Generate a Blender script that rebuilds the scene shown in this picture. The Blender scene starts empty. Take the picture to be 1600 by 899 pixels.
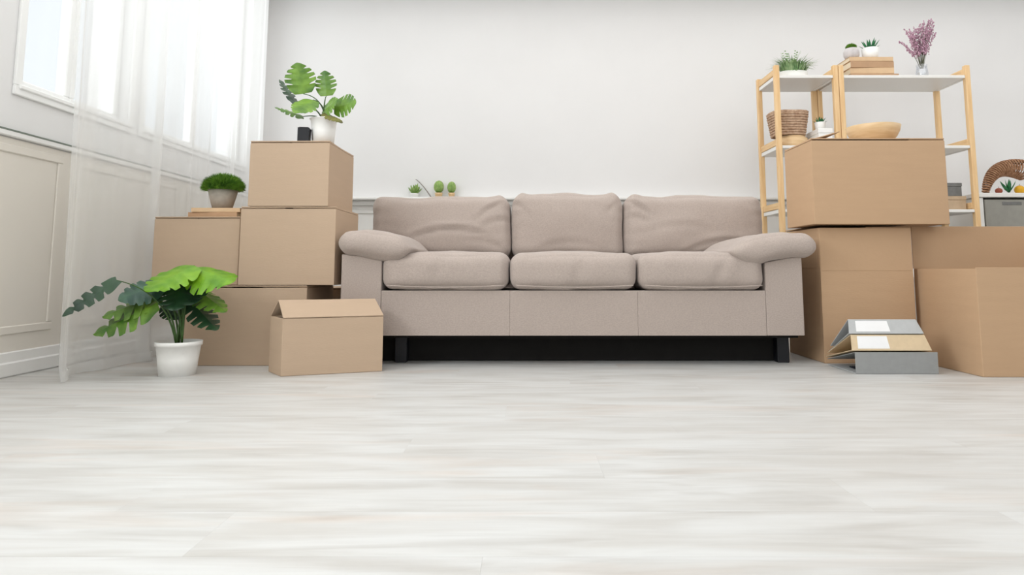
import bpy, bmesh, math, random
from mathutils import Vector, Matrix, noise

C = bpy.context.scene.collection
SC = bpy.context.scene
PI = math.pi

# ------------------------------------------------------------------ camera
cam_d = bpy.data.cameras.new('camera')
cam_d.sensor_fit = 'HORIZONTAL'
cam_d.sensor_width = 36.0
cam_d.lens = 36.0 * 1050 / 1600
cam_d.shift_x = -26 / 1600
cam_d.shift_y = -144.5 / 1600
cam = bpy.data.objects.new('camera', cam_d)
cam.location = (0, 0, 0.438)
cam.rotation_euler = (PI / 2 + math.atan(115 / 1050), 0, 0)
C.objects.link(cam)
SC.camera = cam

# ------------------------------------------------------------------ world, light, exposure
SC.view_settings.view_transform = 'Standard'
SC.view_settings.look = 'None'
SC.view_settings.gamma = 1.0
SC.view_settings.use_curve_mapping = False
SC.view_settings.exposure = -0.06
w = bpy.data.worlds.new('sky')
SC.world = w
w.use_nodes = True
w.node_tree.nodes['Background'].inputs[0].default_value = (0.92, 0.96, 1.0, 1)
w.node_tree.nodes['Background'].inputs[1].default_value = 1.15


def area(name, loc, rot, sx, sy, power, color=(1, 1, 1)):
    d = bpy.data.lights.new(name, 'AREA')
    d.shape = 'RECTANGLE'
    d.size, d.size_y = sx, sy
    d.energy = power
    d.color = color
    o = bpy.data.objects.new(name, d)
    o.location = loc
    o.rotation_euler = rot
    C.objects.link(o)
    return o


area('daylight_side_windows', (-2.75, 3.9, 1.95), (0, -PI / 2, 0), 1.7, 2.9, 30, (0.97, 0.99, 1.0))
area('near_side_fill_light', (-2.62, 0.55, 1.85), (0, -PI / 2, 0), 1.5, 2.3, 145, (0.98, 0.99, 1.0))  # fill added out of view to brighten left-facing sides
area('rear_fill_light', (1.0, -2.0, 1.7), (-PI / 2, 0, PI), 4.6, 2.0, 18, (1.0, 0.99, 0.97))  # unseen fill added behind the camera for frontal light
area('ceiling_fill_light', (1.2, 3.1, 2.68), (0, 0, 0), 6.5, 3.7, 78, (1.0, 0.992, 0.982))  # broad fill added overhead to brighten the whole room


# ------------------------------------------------------------------ materials
def srgb(r, g, b):
    f = lambda c: (c / 255 / 12.92) if c / 255 <= 0.04045 else ((c / 255 + 0.055) / 1.055) ** 2.4
    return (f(r), f(g), f(b), 1)


def mat(name, rgb, rough=0.6, var=0.06, scale=20, bump=0.0, bscale=200, stretch=(1, 1, 1), spec=0.4, metallic=0.0, rand=0.0, rgb2=None, sheen=0.0):
    m = bpy.data.materials.new(name)
    m.use_nodes = True
    nt = m.node_tree
    n, l = nt.nodes, nt.links
    bs = n['Principled BSDF']
    bs.inputs['Roughness'].default_value = rough
    bs.inputs['Specular IOR Level'].default_value = spec
    bs.inputs['Metallic'].default_value = metallic
    if sheen:
        bs.inputs['Sheen Weight'].default_value = sheen
    tc = n.new('ShaderNodeTexCoord')
    mp = n.new('ShaderNodeMapping')
    mp.inputs['Scale'].default_value = stretch
    l.new(tc.outputs['Object'], mp.inputs['Vector'])
    nz = n.new('ShaderNodeTexNoise')
    nz.inputs['Scale'].default_value = scale
    nz.inputs['Detail'].default_value = 5
    l.new(mp.outputs['Vector'], nz.inputs['Vector'])
    cr = n.new('ShaderNodeValToRGB')
    c = srgb(*rgb)
    if rgb2:
        c1, c2 = c, srgb(*rgb2)
    else:
        c1 = tuple(x * (1 - var) for x in c[:3]) + (1,)
        c2 = tuple(min(1, x * (1 + var)) for x in c[:3]) + (1,)
    cr.color_ramp.elements[0].position = 0.35
    cr.color_ramp.elements[1].position = 0.65
    cr.color_ramp.elements[0].color = c1
    cr.color_ramp.elements[1].color = c2
    l.new(nz.outputs['Fac'], cr.inputs['Fac'])
    out = cr.outputs['Color']
    if rand:
        oi = n.new('ShaderNodeObjectInfo')
        mr = n.new('ShaderNodeMapRange')
        mr.inputs['To Min'].default_value = 1 - rand
        mr.inputs['To Max'].default_value = 1 + rand
        l.new(oi.outputs['Random'], mr.inputs['Value'])
        hs = n.new('ShaderNodeHueSaturation')
        l.new(mr.outputs['Result'], hs.inputs['Value'])
        l.new(out, hs.inputs['Color'])
        out = hs.outputs['Color']
    l.new(out, bs.inputs['Base Color'])
    if bump:
        n2 = n.new('ShaderNodeTexNoise')
        n2.inputs['Scale'].default_value = bscale
        n2.inputs['Detail'].default_value = 3
        l.new(mp.outputs['Vector'], n2.inputs['Vector'])
        bp = n.new('ShaderNodeBump')
        bp.inputs['Strength'].default_value = bump
        bp.inputs['Distance'].default_value = 0.002
        l.new(n2.outputs['Fac'], bp.inputs['Height'])
        l.new(bp.outputs['Normal'], bs.inputs['Normal'])
    return m


M = {
    'wall': mat('wall_paint', (234, 233, 232), 0.8, 0.008, 3, 0.05, 90),
    'wall_right': mat('side_wall_paint', (236, 235, 234), 0.85, 0.01, 3),
    'lower': mat('shaded_wainscot_paint', (227, 221, 211), 0.6, 0.01, 3),  # warm, darker tone carries the backlit shade below the windows
    'back_lower': mat('back_wainscot_paint', (234, 232, 228), 0.6, 0.01, 3),
    'trim': mat('trim_paint', (240, 239, 236), 0.45, 0.008, 4),
    'shadow_gap': mat('grey_green_shadow', (120, 128, 118), 0.6),  # dark tone of the shadow line painted along the rail
    'frame': mat('window_frame_paint', (247, 247, 245), 0.4, 0.005, 4),
    'ceiling': mat('ceiling_paint', (244, 244, 243), 0.9, 0.005, 3),
    'card': mat('cardboard_pale', (192, 168, 144), 0.85, 0.015, 5, 0.25, 60, (1, 1, 8), spec=0.2),
    'card_dark': mat('cardboard_brown', (192, 160, 128), 0.85, 0.015, 5, 0.25, 60, (1, 1, 8), spec=0.2),
    'fabric': mat('taupe_fabric', (179, 165, 156), 0.95, 0.07, 140, 0.7, 420, (1, 1, 1.6), spec=0.15, sheen=0.25),
    'black': mat('black_plastic', (20, 21, 27), 0.45, 0.1),
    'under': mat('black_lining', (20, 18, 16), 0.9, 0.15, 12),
    'pot': mat('white_ceramic', (246, 246, 243), 0.35, 0.01),
    'pot_matt': mat('white_plastic_pot', (246, 245, 241), 0.5, 0.02, 30, 0.1, 60),
    'concrete': mat('grey_concrete_pot', (172, 163, 152), 0.85, 0.08, 40, 0.4, 90),
    'concrete_pale': mat('pale_concrete_pot', (205, 200, 200), 0.85, 0.06, 40, 0.3, 90),
    'soil': mat('dark_soil', (52, 40, 30), 0.95, 0.3, 90, 0.8, 90),
    'leaf': mat('monstera_leaf', (62, 104, 30), 0.42, 0.2, 14, rgb2=(118, 156, 52), spec=0.5),
    'leaf_bright': mat('bright_monstera_leaf', (84, 138, 12), 0.45, 0.2, 14, rgb2=(124, 172, 24), spec=0.5),
    'leaf_dark': mat('dark_monstera_leaf', (24, 52, 34), 0.4, 0.2, 14, rgb2=(40, 76, 44), spec=0.5),
    'leaf_teal': mat('teal_monstera_leaf', (44, 78, 66), 0.35, 0.2, 14, rgb2=(68, 104, 82), spec=0.6),
    'leaf_olive': mat('olive_leaf', (118, 116, 42), 0.5, 0.2, 14, rgb2=(74, 72, 28)),
    'stem': mat('green_stem', (62, 92, 42), 0.5, 0.15),
    'stem_brown': mat('brown_stem', (104, 76, 48), 0.7, 0.15),
    'moss': mat('moss_green', (66, 112, 26), 0.8, 0.3, 30, rgb2=(116, 160, 48)),
    'grass': mat('grass_green', (98, 138, 84), 0.6, 0.2, 30, rgb2=(160, 186, 136)),
    'cactus': mat('cactus_green', (112, 148, 72), 0.7, 0.2, 30, rgb2=(160, 188, 110)),
    'succulent': mat('succulent_green', (28, 92, 54), 0.45, 0.2, 30, rgb2=(54, 128, 78)),
    'heather': mat('heather_pink', (170, 128, 148), 0.8, 0.2, 60, rgb2=(204, 168, 184)),
    'heather_stem': mat('heather_stem', (96, 98, 78), 0.8, 0.15),
    'wood': mat('pine_wood', (226, 186, 134), 0.5, 0.1, 6, 0.1, 40, (8, 8, 0.8), rgb2=(238, 204, 156)),
    'wood_h': mat('pine_wood_rail', (222, 182, 130), 0.5, 0.1, 6, 0.1, 40, (8, 0.8, 8), rgb2=(236, 202, 154)),
    'shelf': mat('white_shelf_board', (236, 234, 230), 0.4, 0.01, 4),
    'bowl': mat('turned_wood', (214, 180, 134), 0.5, 0.1, 10, 0.1, 40, (1, 1, 6), rgb2=(230, 200, 158)),
    'wicker': mat('wicker', (172, 138, 112), 0.85, 0.15, 60, 0.5, 120, rgb2=(205, 176, 150)),
    'wicker_brown': mat('brown_wicker', (140, 100, 72), 0.85, 0.15, 60, 0.5, 120, rgb2=(182, 140, 108)),
    'book_tan': mat('tan_book_cover', (216, 184, 146), 0.6, 0.04, 20),
    'book_brown': mat('brown_book_cover', (186, 150, 116), 0.6, 0.04, 20),
    'book_dark': mat('dark_brown_cover', (110, 80, 54), 0.6, 0.04, 20),
    'pages': mat('book_pages', (236, 222, 196), 0.9, 0.06, 200, 0.3, 300, (1, 1, 12)),
    'binder_grey': mat('grey_binder_card', (150, 151, 150), 0.7, 0.03, 40, 0.1, 200),
    'binder_light': mat('light_grey_card', (184, 186, 186), 0.7, 0.03, 40, 0.1, 200),
    'binder_beige': mat('beige_binder_card', (214, 192, 158), 0.7, 0.03, 40, 0.1, 200),
    'label': mat('white_label', (238, 238, 238), 0.6, 0.01),
    'navy': mat('dark_navy_inside', (30, 32, 44), 0.8, 0.1),
    'metal': mat('ring_metal', (170, 170, 172), 0.3, 0.03, metallic=1.0),
    'cabinet': mat('grey_drawer_front', (152, 150, 142), 0.6, 0.04, 20),
    'box_grey': mat('dark_grey_box', (118, 118, 116), 0.8, 0.08, 40),
    'box_tan': mat('tan_box', (190, 166, 138), 0.8, 0.05, 30),
    'lemon': mat('yellow_fruit', (226, 170, 40), 0.45, 0.06, 40, 0.2, 120),
    'apple': mat('red_brown_fruit', (142, 70, 48), 0.45, 0.15, 20),
    'twig': mat('grey_twig', (150, 142, 138), 0.8, 0.1),
    'softbox': mat('softbox_housing', (235, 235, 235), 0.4, 0.01),
}


def plank_material():
    m = bpy.data.materials.new('pale_laminate')
    m.use_nodes = True
    nt = m.node_tree
    n, l = nt.nodes, nt.links
    bs = n['Principled BSDF']
    bs.inputs['Roughness'].default_value = 0.42
    bs.inputs['Specular IOR Level'].default_value = 0.35
    tc = n.new('ShaderNodeNewGeometry')
    oi = n.new('ShaderNodeObjectInfo')
    cmb = n.new('ShaderNodeCombineXYZ')
    mul = n.new('ShaderNodeMath'); mul.operation = 'MULTIPLY'; mul.inputs[1].default_value = 0.6
    l.new(oi.outputs['Random'], mul.inputs[0])
    l.new(mul.outputs[0], cmb.inputs[2])
    add = n.new('ShaderNodeVectorMath'); add.operation = 'ADD'
    l.new(tc.outputs['Position'], add.inputs[0]); l.new(cmb.outputs[0], add.inputs[1])

    def nz(scale, stretch, detail=5, dist=0.0):
        mp = n.new('ShaderNodeMapping')
        mp.inputs['Scale'].default_value = stretch
        l.new(add.outputs[0], mp.inputs['Vector'])
        t = n.new('ShaderNodeTexNoise')
        t.inputs['Scale'].default_value = scale
        t.inputs['Detail'].default_value = detail
        t.inputs['Distortion'].default_value = dist
        l.new(mp.outputs['Vector'], t.inputs['Vector'])
        return t.outputs['Fac']

    def ramp(fac, p0, c0, p1, c1):
        r = n.new('ShaderNodeValToRGB')
        r.color_ramp.elements[0].position = p0; r.color_ramp.elements[0].color = c0
        r.color_ramp.elements[1].position = p1; r.color_ramp.elements[1].color = c1
        l.new(fac, r.inputs['Fac'])
        return r.outputs['Color']

    def mix(fac, a, b, mode='MIX'):
        x = n.new('ShaderNodeMix'); x.data_type = 'RGBA'; x.blend_type = mode
        if isinstance(fac, float): x.inputs[0].default_value = fac
        else: l.new(fac, x.inputs[0])
        l.new(a, x.inputs[6]); l.new(b, x.inputs[7])
        return x.outputs[2]

    base = ramp(nz(2.2, (1.3, 7, 1), 6, 0.5), 0.35, srgb(*PLANK_A), 0.62, srgb(*PLANK_B))
    grey = ramp(nz(1.6, (1.3, 10, 1), 8, 0.9), 0.50, (1, 1, 1, 1), 0.74, (0.84, 0.825, 0.81, 1))
    c = mix(1.0, base, grey, 'MULTIPLY')
    pink = ramp(nz(1.1, (1.2, 7, 1), 5, 0.6), 0.56, (1, 1, 1, 1), 0.76, (0.97, 0.885, 0.83, 1))
    c = mix(1.0, c, pink, 'MULTIPLY')
    fine = ramp(nz(9, (0.7, 12, 1), 4, 0.2), 0.3, (0.955, 0.955, 0.955, 1), 0.7, (1, 1, 1, 1))
    c = mix(1.0, c, fine, 'MULTIPLY')
    mr = n.new('ShaderNodeMapRange'); mr.inputs['To Min'].default_value = 0.99; mr.inputs['To Max'].default_value = 1.005
    l.new(oi.outputs['Random'], mr.inputs['Value'])
    hs = n.new('ShaderNodeHueSaturation'); l.new(mr.outputs['Result'], hs.inputs['Value']); l.new(c, hs.inputs['Color'])
    l.new(hs.outputs['Color'], bs.inputs['Base Color'])
    return m


PLANK_A, PLANK_B = (198, 196, 192), (210, 210, 208)
M['plank'] = plank_material()


def sheer_material():
    m = bpy.data.materials.new('sheer_voile')
    m.use_nodes = True
    n, l = m.node_tree.nodes, m.node_tree.links
    n.remove(n['Principled BSDF'])
    out = n['Material Output']
    tr = n.new('ShaderNodeBsdfTransparent'); tr.inputs[0].default_value = (1, 1, 1, 1)
    df = n.new('ShaderNodeBsdfDiffuse'); df.inputs[0].default_value = (0.88, 0.88, 0.87, 1)
    tl = n.new('ShaderNodeBsdfTranslucent'); tl.inputs[0].default_value = (0.88, 0.88, 0.87, 1)
    m1 = n.new('ShaderNodeMixShader'); m1.inputs[0].default_value = 0.45
    l.new(df.outputs[0], m1.inputs[1]); l.new(tl.outputs[0], m1.inputs[2])
    m2 = n.new('ShaderNodeMixShader')
    # denser where the cloth is seen along its surface, as woven voile is
    lw = n.new('ShaderNodeLayerWeight'); lw.inputs[0].default_value = 0.35
    mr = n.new('ShaderNodeMapRange'); mr.inputs['To Min'].default_value = 0.44; mr.inputs['To Max'].default_value = 0.9
    l.new(lw.outputs['Facing'], mr.inputs['Value'])
    l.new(mr.outputs['Result'], m2.inputs[0])
    l.new(tr.outputs[0], m2.inputs[1]); l.new(m1.outputs[0], m2.inputs[2])
    l.new(m2.outputs[0], out.inputs['Surface'])
    return m


def glass_material(name, tint=(0.97, 0.98, 0.98, 1), refl=0.06):
    m = bpy.data.materials.new(name)
    m.use_nodes = True
    n, l = m.node_tree.nodes, m.node_tree.links
    n.remove(n['Principled BSDF'])
    tr = n.new('ShaderNodeBsdfTransparent'); tr.inputs[0].default_value = tint
    gl = n.new('ShaderNodeBsdfGlossy'); gl.inputs['Roughness'].default_value = 0.02
    mx = n.new('ShaderNodeMixShader'); mx.inputs[0].default_value = refl
    l.new(tr.outputs[0], mx.inputs[1]); l.new(gl.outputs[0], mx.inputs[2])
    l.new(mx.outputs[0], n['Material Output'].inputs['Surface'])
    return m


def emit_material(name, col, s):
    m = bpy.data.materials.new(name)
    m.use_nodes = True
    bs = m.node_tree.nodes['Principled BSDF']
    bs.inputs['Emission Color'].default_value = col
    bs.inputs['Emission Strength'].default_value = s
    return m


M['sheer'] = sheer_material()
M['glass'] = glass_material('window_glass')
M['vase_glass'] = glass_material('vase_glass', (0.93, 0.94, 0.96, 1), 0.14)
M['diffuser'] = emit_material('softbox_diffuser', (1, 0.98, 0.95, 1), 1.5)


# ------------------------------------------------------------------ helpers
def tag(o, label=None, cat=None, group=None, kind=None):
    if label: o['label'] = label
    if cat: o['category'] = cat
    if group: o['group'] = group
    if kind: o['kind'] = kind
    return o


def thing(name, label, cat, loc=(0, 0, 0), rotz=0, group=None):
    o = bpy.data.objects.new(name, None)
    o.empty_display_size = 0.05
    C.objects.link(o)
    o.location = loc
    o.rotation_euler = (0, 0, rotz)
    return tag(o, label, cat, group)


def obj(name, bm, m, parent=None, loc=(0, 0, 0), rot=(0, 0, 0), smooth=False, kind=None):
    me = bpy.data.meshes.new(name)
    bm.normal_update()
    bm.to_mesh(me)
    bm.free()
    me.materials.append(M[m])
    if smooth:
        for p in me.polygons: p.use_smooth = True
    o = bpy.data.objects.new(name, me)
    o.location = loc
    o.rotation_euler = rot
    C.objects.link(o)
    if parent: o.parent = parent
    if kind: o['kind'] = kind
    return o


def copy_tree(o, parent=None):
    c = o.copy()
    C.objects.link(c)
    if parent: c.parent = parent
    for ch in list(o.children):
        copy_tree(ch, c)
    return c


def box(bm, x0, x1, y0, y1, z0, z1, bev=0.0, mx=None, seg=1):
    vs = [bm.verts.new((x, y, z)) for z in (z0, z1) for y in (y0, y1) for x in (x0, x1)]
    F = [(0, 2, 3, 1), (4, 5, 7, 6), (0, 1, 5, 4), (2, 6, 7, 3), (0, 4, 6, 2), (1, 3, 7, 5)]
    fs = [bm.faces.new([vs[i] for i in f]) for f in F]
    allv = set(vs)
    if bev:
        es = list({e for f in fs for e in f.edges})
        r = bmesh.ops.bevel(bm, geom=es, offset=bev, segments=seg, affect='EDGES', profile=0.5)
        allv = {v for v in bm.verts if v.is_valid and (v in allv or v in set(r['verts']))}
    if mx is not None:
        for v in allv: v.co = mx @ v.co
    return bm


def nbox(*a, **k):
    return box(bmesh.new(), *a, **k)


def lathe(bm, prof, n=32, cx=0, cy=0, cap=True, mx=None):
    rings = []
    for r, z in prof:
        ring = []
        for i in range(n):
            a = 2 * PI * i / n
            co = Vector((cx + r * math.cos(a), cy + r * math.sin(a), z))
            if mx is not None: co = mx @ co
            ring.append(bm.verts.new(co))
        rings.append(ring)
    for a, b in zip(rings, rings[1:]):
        for i in range(n):
            bm.faces.new((a[i], a[(i + 1) % n], b[(i + 1) % n], b[i]))
    if cap:
        bm.faces.new(list(reversed(rings[0])))
        bm.faces.new(rings[-1])
    return bm


def tube(bm, pts, r, n=6, r2=None):
    pts = [Vector(p) for p in pts]
    rings = []
    for i, p in enumerate(pts):
        t = (pts[min(i + 1, len(pts) - 1)] - pts[max(i - 1, 0)]).normalized()
        up = Vector((0, 0, 1)) if abs(t.z) < 0.9 else Vector((1, 0, 0))
        a = t.cross(up).normalized()
        b = t.cross(a)
        k = i / max(1, len(pts) - 1)
        rr = r if r2 is None else r + (r2 - r) * k
        rings.append([bm.verts.new(p + (a * math.cos(2 * PI * j / n) + b * math.sin(2 * PI * j / n)) * rr) for j in range(n)])
    for a, b in zip(rings, rings[1:]):
        for i in range(n):
            bm.faces.new((a[i], a[(i + 1) % n], b[(i + 1) % n], b[i]))
    bm.faces.new(list(reversed(rings[0])))
    bm.faces.new(rings[-1])
    return bm


def bez(p0, p1, p2, n=10):
    p0, p1, p2 = Vector(p0), Vector(p1), Vector(p2)
    return [p0 * (1 - t) ** 2 + p1 * 2 * t * (1 - t) + p2 * t * t for t in [i / n for i in range(n + 1)]]


# ------------------------------------------------------------------ the setting
XL, YB, ZC, XR, YF = -2.13, 5.30, 2.80, 4.70, -2.20

# floor: sub-floor slab with separate laminate planks running left-right
floor = obj('floor', nbox(XL - 0.1, XR + 0.1, YF - 0.1, YB + 0.1, -0.06, -0.008), 'lower')
tag(floor, kind='structure')
pl_w, pl_l = 0.193, 1.38
base_me = {}


def plank(x0, x1, y0):
    L = x1 - x0
    if L < 0.05: return
    key = round(L, 3)
    if key not in base_me:
        bm = nbox(0, L - 0.0002, 0, pl_w - 0.0003, -0.008, 0)
        me = bpy.data.meshes.new('plank')
        bm.to_mesh(me); bm.free()
        me.materials.append(M['plank'])
        base_me[key] = me
    o = bpy.data.objects.new('plank', base_me[key])
    o.location = (x0, y0, 0)
    o.parent = floor
    C.objects.link(o)


row = 0
y = YF
offs = [0.0, 0.47, 0.93, 0.23, 0.7, 1.16]
while y < YB - 0.01:
    x = XL - offs[row % 6]
    while x < XR:
        plank(max(x, XL), min(x + pl_l, XR), y)
        x += pl_l
    y += pl_w
    row += 1

# back wall
wb = obj('wall_back', nbox(XL - 0.15, XR + 0.15, YB, YB + 0.15, -0.05, ZC), 'wall')
tag(wb, kind='structure')


def moulding_bm(a0, a1, z0, z1, wd, th, plane):
    """picture-frame moulding standing proud of a wall; plane='back' (a = x) or 'left' (a = y)"""
    bm = bmesh.new()
    for (p0, p1, q0, q1) in ((a0, a1, z0, z0 + wd), (a0, a1, z1 - wd, z1), (a0, a0 + wd, z0 + wd, z1 - wd), (a1 - wd, a1, z0 + wd, z1 - wd)):
        if plane == 'back':
            box(bm, p0, p1, YB - 0.004 - th, YB - 0.004, q0, q1, 0.004)
        else:
            box(bm, XL + 0.004, XL + 0.004 + th, p0, p1, q0, q1, 0.004)
    return bm


obj('wainscot_sheet', nbox(XL, XR, YB - 0.006, YB, 0, 0.95), 'back_lower', wb)
xx = XL + 0.12
while xx < XR - 0.3:
    obj('panel_moulding', moulding_bm(xx, min(xx + 0.82, XR - 0.12), 0.2, 0.90, 0.03, 0.014, 'back'), 'back_lower', wb)
    xx += 0.94
bm = nbox(XL, XR, YB - 0.115, YB, 0.972, 0.992, 0.004)
box(bm, XL, XR, YB - 0.045, YB, 0.935, 0.972, 0.008)
tag(obj('trim_1', bm, 'trim'), kind='structure')
bm = nbox(XL, XR, YB - 0.02, YB, 0.0, 0.12, 0.004)
tag(obj('baseboard_back', bm, 'trim'), kind='structure')

# left wall with two window openings
W = [(-0.6, 1.7), (2.745, 3.50), (3.64, 4.98)]
WZ0, WZ1 = 1.195, 2.58
bm = bmesh.new()

T = 0.22
box(bm, XL - T, XL, YF, YB, -0.05, WZ0)
box(bm, XL - T, XL, YF, YB, WZ1, ZC)
for a, b in zip([YF] + [q[1] for q in W], [q[0] for q in W] + [YB]):
    box(bm, XL - T, XL, a, b, WZ0, WZ1)
wl = tag(obj('wall_left', bm, 'wall'), kind='structure')
obj('wainscot_sheet', nbox(XL, XL + 0.006, YF, YB - 0.01, 0, 0.97), 'lower', wl)
for a0, a1 in ((-1.9, -1.1), (-0.98, -0.1), (0.02, 0.9), (1.02, 1.95), (2.07, 3.03), (3.13, 4.05), (4.15, 5.15)):
    obj('panel_moulding', moulding_bm(a0, a1, 0.17, 0.945, 0.035, 0.009, 'left'), 'lower', wl)
bm = nbox(XL, XL + 0.022, YF, YB - 0.12, 0.975, 1.0, 0.004)
tl = tag(obj('trim_2', bm, 'trim'), kind='structure')
obj('shadow_strip', nbox(XL, XL + 0.0235, YF, YB - 0.12, 0.9965, 1.004, 0.001), 'shadow_gap', tl)  # dark strip painted in place of the shadow gap on the rail
bm = nbox(XL, XL + 0.018, YF, YB - 0.02, 0.0, 0.10, 0.004)
box(bm, XL, XL + 0.026, YF, YB - 0.02, 0.0, 0.06, 0.006)
tag(obj('baseboard_left', bm, 'trim'), kind='structure')


def window(idx, y0, y1, mull):
    g = 0.002
    bm = bmesh.new()
    wd = 0.05
    # casing proud of the wall
    for (a, b, c, d) in ((y0 - 0.04, y1 + 0.04, WZ0 - 0.04, WZ0), (y0 - 0.04, y1 + 0.04, WZ1, WZ1 + 0.04),
                         (y0 - 0.04, y0, WZ0, WZ1), (y1, y1 + 0.04, WZ0, WZ1)):
        box(bm, XL, XL + 0.014, a, b, c, d, 0.003)
    fr = tag(obj('window_%d' % idx, bm, 'frame'), kind='structure')
    xin0, xin1 = XL - 0.10, XL - 0.05
    edges = [y0 + g] + mull + [y1 - g]
    for a, b in zip(edges, edges[1:]):
        s = bmesh.new()
        box(s, xin0, xin1, a, b, WZ0 + g, WZ0 + wd, 0.005)
        box(s, xin0, xin1, a, b, WZ1 - wd, WZ1 - g, 0.005)
        box(s, xin0, xin1, a, a + wd * 0.7, WZ0 + wd, WZ1 - wd, 0.005)
        box(s, xin0, xin1, b - wd * 0.7, b, WZ0 + wd, WZ1 - wd, 0.005)
        so = obj('sash', s, 'frame', fr)
        obj('pane', nbox((xin0 + xin1) / 2 - 0.003, (xin0 + xin1) / 2 + 0.003, a + wd * 0.6, b - wd * 0.6, WZ0 + wd * 0.9, WZ1 - wd * 0.9), 'glass', so)
    obj('sill', nbox(XL - 0.05, XL + 0.022, y0 - 0.02, y1 + 0.02, WZ0 - 0.014, WZ0 + 0.006, 0.004), 'frame', fr)


window(1, W[1][0], W[1][1], [3.125])
window(2, W[2][0], W[2][1], [4.3])
window(3, W[0][0], W[0][1], [0.55])  # unseen window added so light reaches the boxes from the left

# right wall, ceiling, rear wall with a wide opening for daylight
tag(obj('wall_right', nbox(XR, XR + 0.15, YF, YB, -0.05, ZC), 'wall_right'), kind='structure')
tag(obj('ceiling', nbox(XL - T, XR + 0.15, YF - 0.15, YB + 0.15, ZC, ZC + 0.1), 'ceiling'), kind='structure')
bm = bmesh.new()
box(bm, XL - T, XR + 0.15, YF - 0.15, YF, -0.05, 0.6)
box(bm, XL - T, XR + 0.15, YF - 0.15, YF, 2.6, ZC)
box(bm, XL - T, -1.5, YF - 0.15, YF, 0.6, 2.6)
box(bm, 3.6, XR + 0.15, YF - 0.15, YF, 0.6, 2.6)
tag(obj('wall_front', bm, 'wall'), kind='structure')

# ceiling lamp (added out of frame as fill light)
lp = thing('ceiling_softbox', 'flat white rectangular lamp added under the ceiling as fill light', 'softbox', (1.2, 3.1, 2.72))
obj('housing', nbox(-3.29, 3.29, -1.9, 1.9, 0.0, 0.078, 0.005), 'softbox', lp)


# ------------------------------------------------------------------ sheer curtain
def curtain():
    bm = bmesh.new()
    ny, nz = 340, 46
    y0, y1 = 2.60, 4.88
    zt = 2.74
    grid = []
    for i in range(ny + 1):
        u = i / ny
        col = []
        for k in range(nz + 1):
            v = k / nz          # 0 top, 1 bottom
            yy = y0 + (y1 - y0) * u
            ph = u * 30 + 0.9 * math.sin(u * 17) + 0.5 * math.sin(u * 41)
            amp = (0.030 + 0.016 * math.sin(u * 23 + 1)) * (0.75 + 0.35 * v)
            xx = -1.86 - 0.14 * max(0, u - 0.45) + amp * math.sin(ph + 0.7 * v * math.sin(u * 9)) + 0.012 * math.sin(ph * 2.3 + v * 2)
            yy += 0.012 * math.cos(ph) + 0.02 * v * math.sin(u * 13 + 1)
            z = zt + (0.004 - zt) * v
            if v > 0.985: xx += 0.012
            # edge roll and foot of the cloth at the room end
            if u < 0.03:
                xx += 0.05 * (1 - u / 0.03) * (0.4 + 0.6 * v)
            col.append(bm.verts.new((xx, yy, z)))
        grid.append(col)
    for i in range(ny):
        for k in range(nz):
            bm.faces.new((grid[i][k], grid[i + 1][k], grid[i + 1][k + 1], grid[i][k + 1]))
    t = thing('sheer_curtain', 'white sheer floor-length curtain hanging in folds in front of the windows', 'curtain', (0, 0, 0))
    obj('cloth', bm, 'sheer', t, smooth=True)
    # hem bands: doubled cloth along the free edge and the foot
    hm = bmesh.new()
    bpts = []
    for i in range(0, ny + 1, 2):
        u = i / ny
        yy = y0 + (y1 - y0) * u
        ph = u * 30 + 0.9 * math.sin(u * 17) + 0.5 * math.sin(u * 41)
        amp = (0.030 + 0.016 * math.sin(u * 23 + 1)) * 1.1
        xx = -1.86 - 0.14 * max(0, u - 0.45) + amp * math.sin(ph + 0.7 * math.sin(u * 9)) + 0.012 * math.sin(ph * 2.3 + 2) + 0.013
        if u < 0.03: xx += 0.05 * (1 - u / 0.03)
        yy += 0.012 * math.cos(ph) + 0.02 * math.sin(u * 13 + 1)
        bpts.append((xx, yy))
    a = [(hm.verts.new((x, y, 0.004)), hm.verts.new((x, y, 0.045))) for x, y in bpts]
    for p, q in zip(a, a[1:]):
        hm.faces.new((p[0], q[0], q[1], p[1]))
    obj('hem', hm, 'sheer', t, smooth=True)
    r = thing('curtain_rail', 'white curtain rail fixed under the ceiling above the sheer curtain', 'rail', (0, 0, 0))
    obj('rail', nbox(-1.885, -1.845, 0.5, 5.25, 2.745, 2.775, 0.004), 'trim', r)
    for yy in (0.9, 2.9, 4.9):
        obj('bracket', nbox(-1.88, -1.85, yy, yy + 0.03, 2.772, 2.80), 'trim', r)


curtain()


# ------------------------------------------------------------------ cardboard boxes
def flap_bm(L, Wd, t, taper=0.004):
    """flap lying along +y from its hinge at y=0, centred in x, thickness t above z=0"""
    bm = bmesh.new()
    vs = []
    for z in (0, t):
        for (x, y) in ((-Wd / 2, 0), (Wd / 2, 0), (Wd / 2 - taper, L), (-Wd / 2 + taper, L)):
            vs.append(bm.verts.new((x, y, z)))
    for f in ((3, 2, 1, 0), (4, 5, 6, 7), (0, 1, 5, 4), (1, 2, 6, 5), (2, 3, 7, 6), (3, 0, 4, 7)):
        bm.faces.new([vs[i] for i in f])
    bmesh.ops.bevel(bm, geom=bm.edges[:], offset=0.0012, segments=1, affect='EDGES')
    return bm


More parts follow.
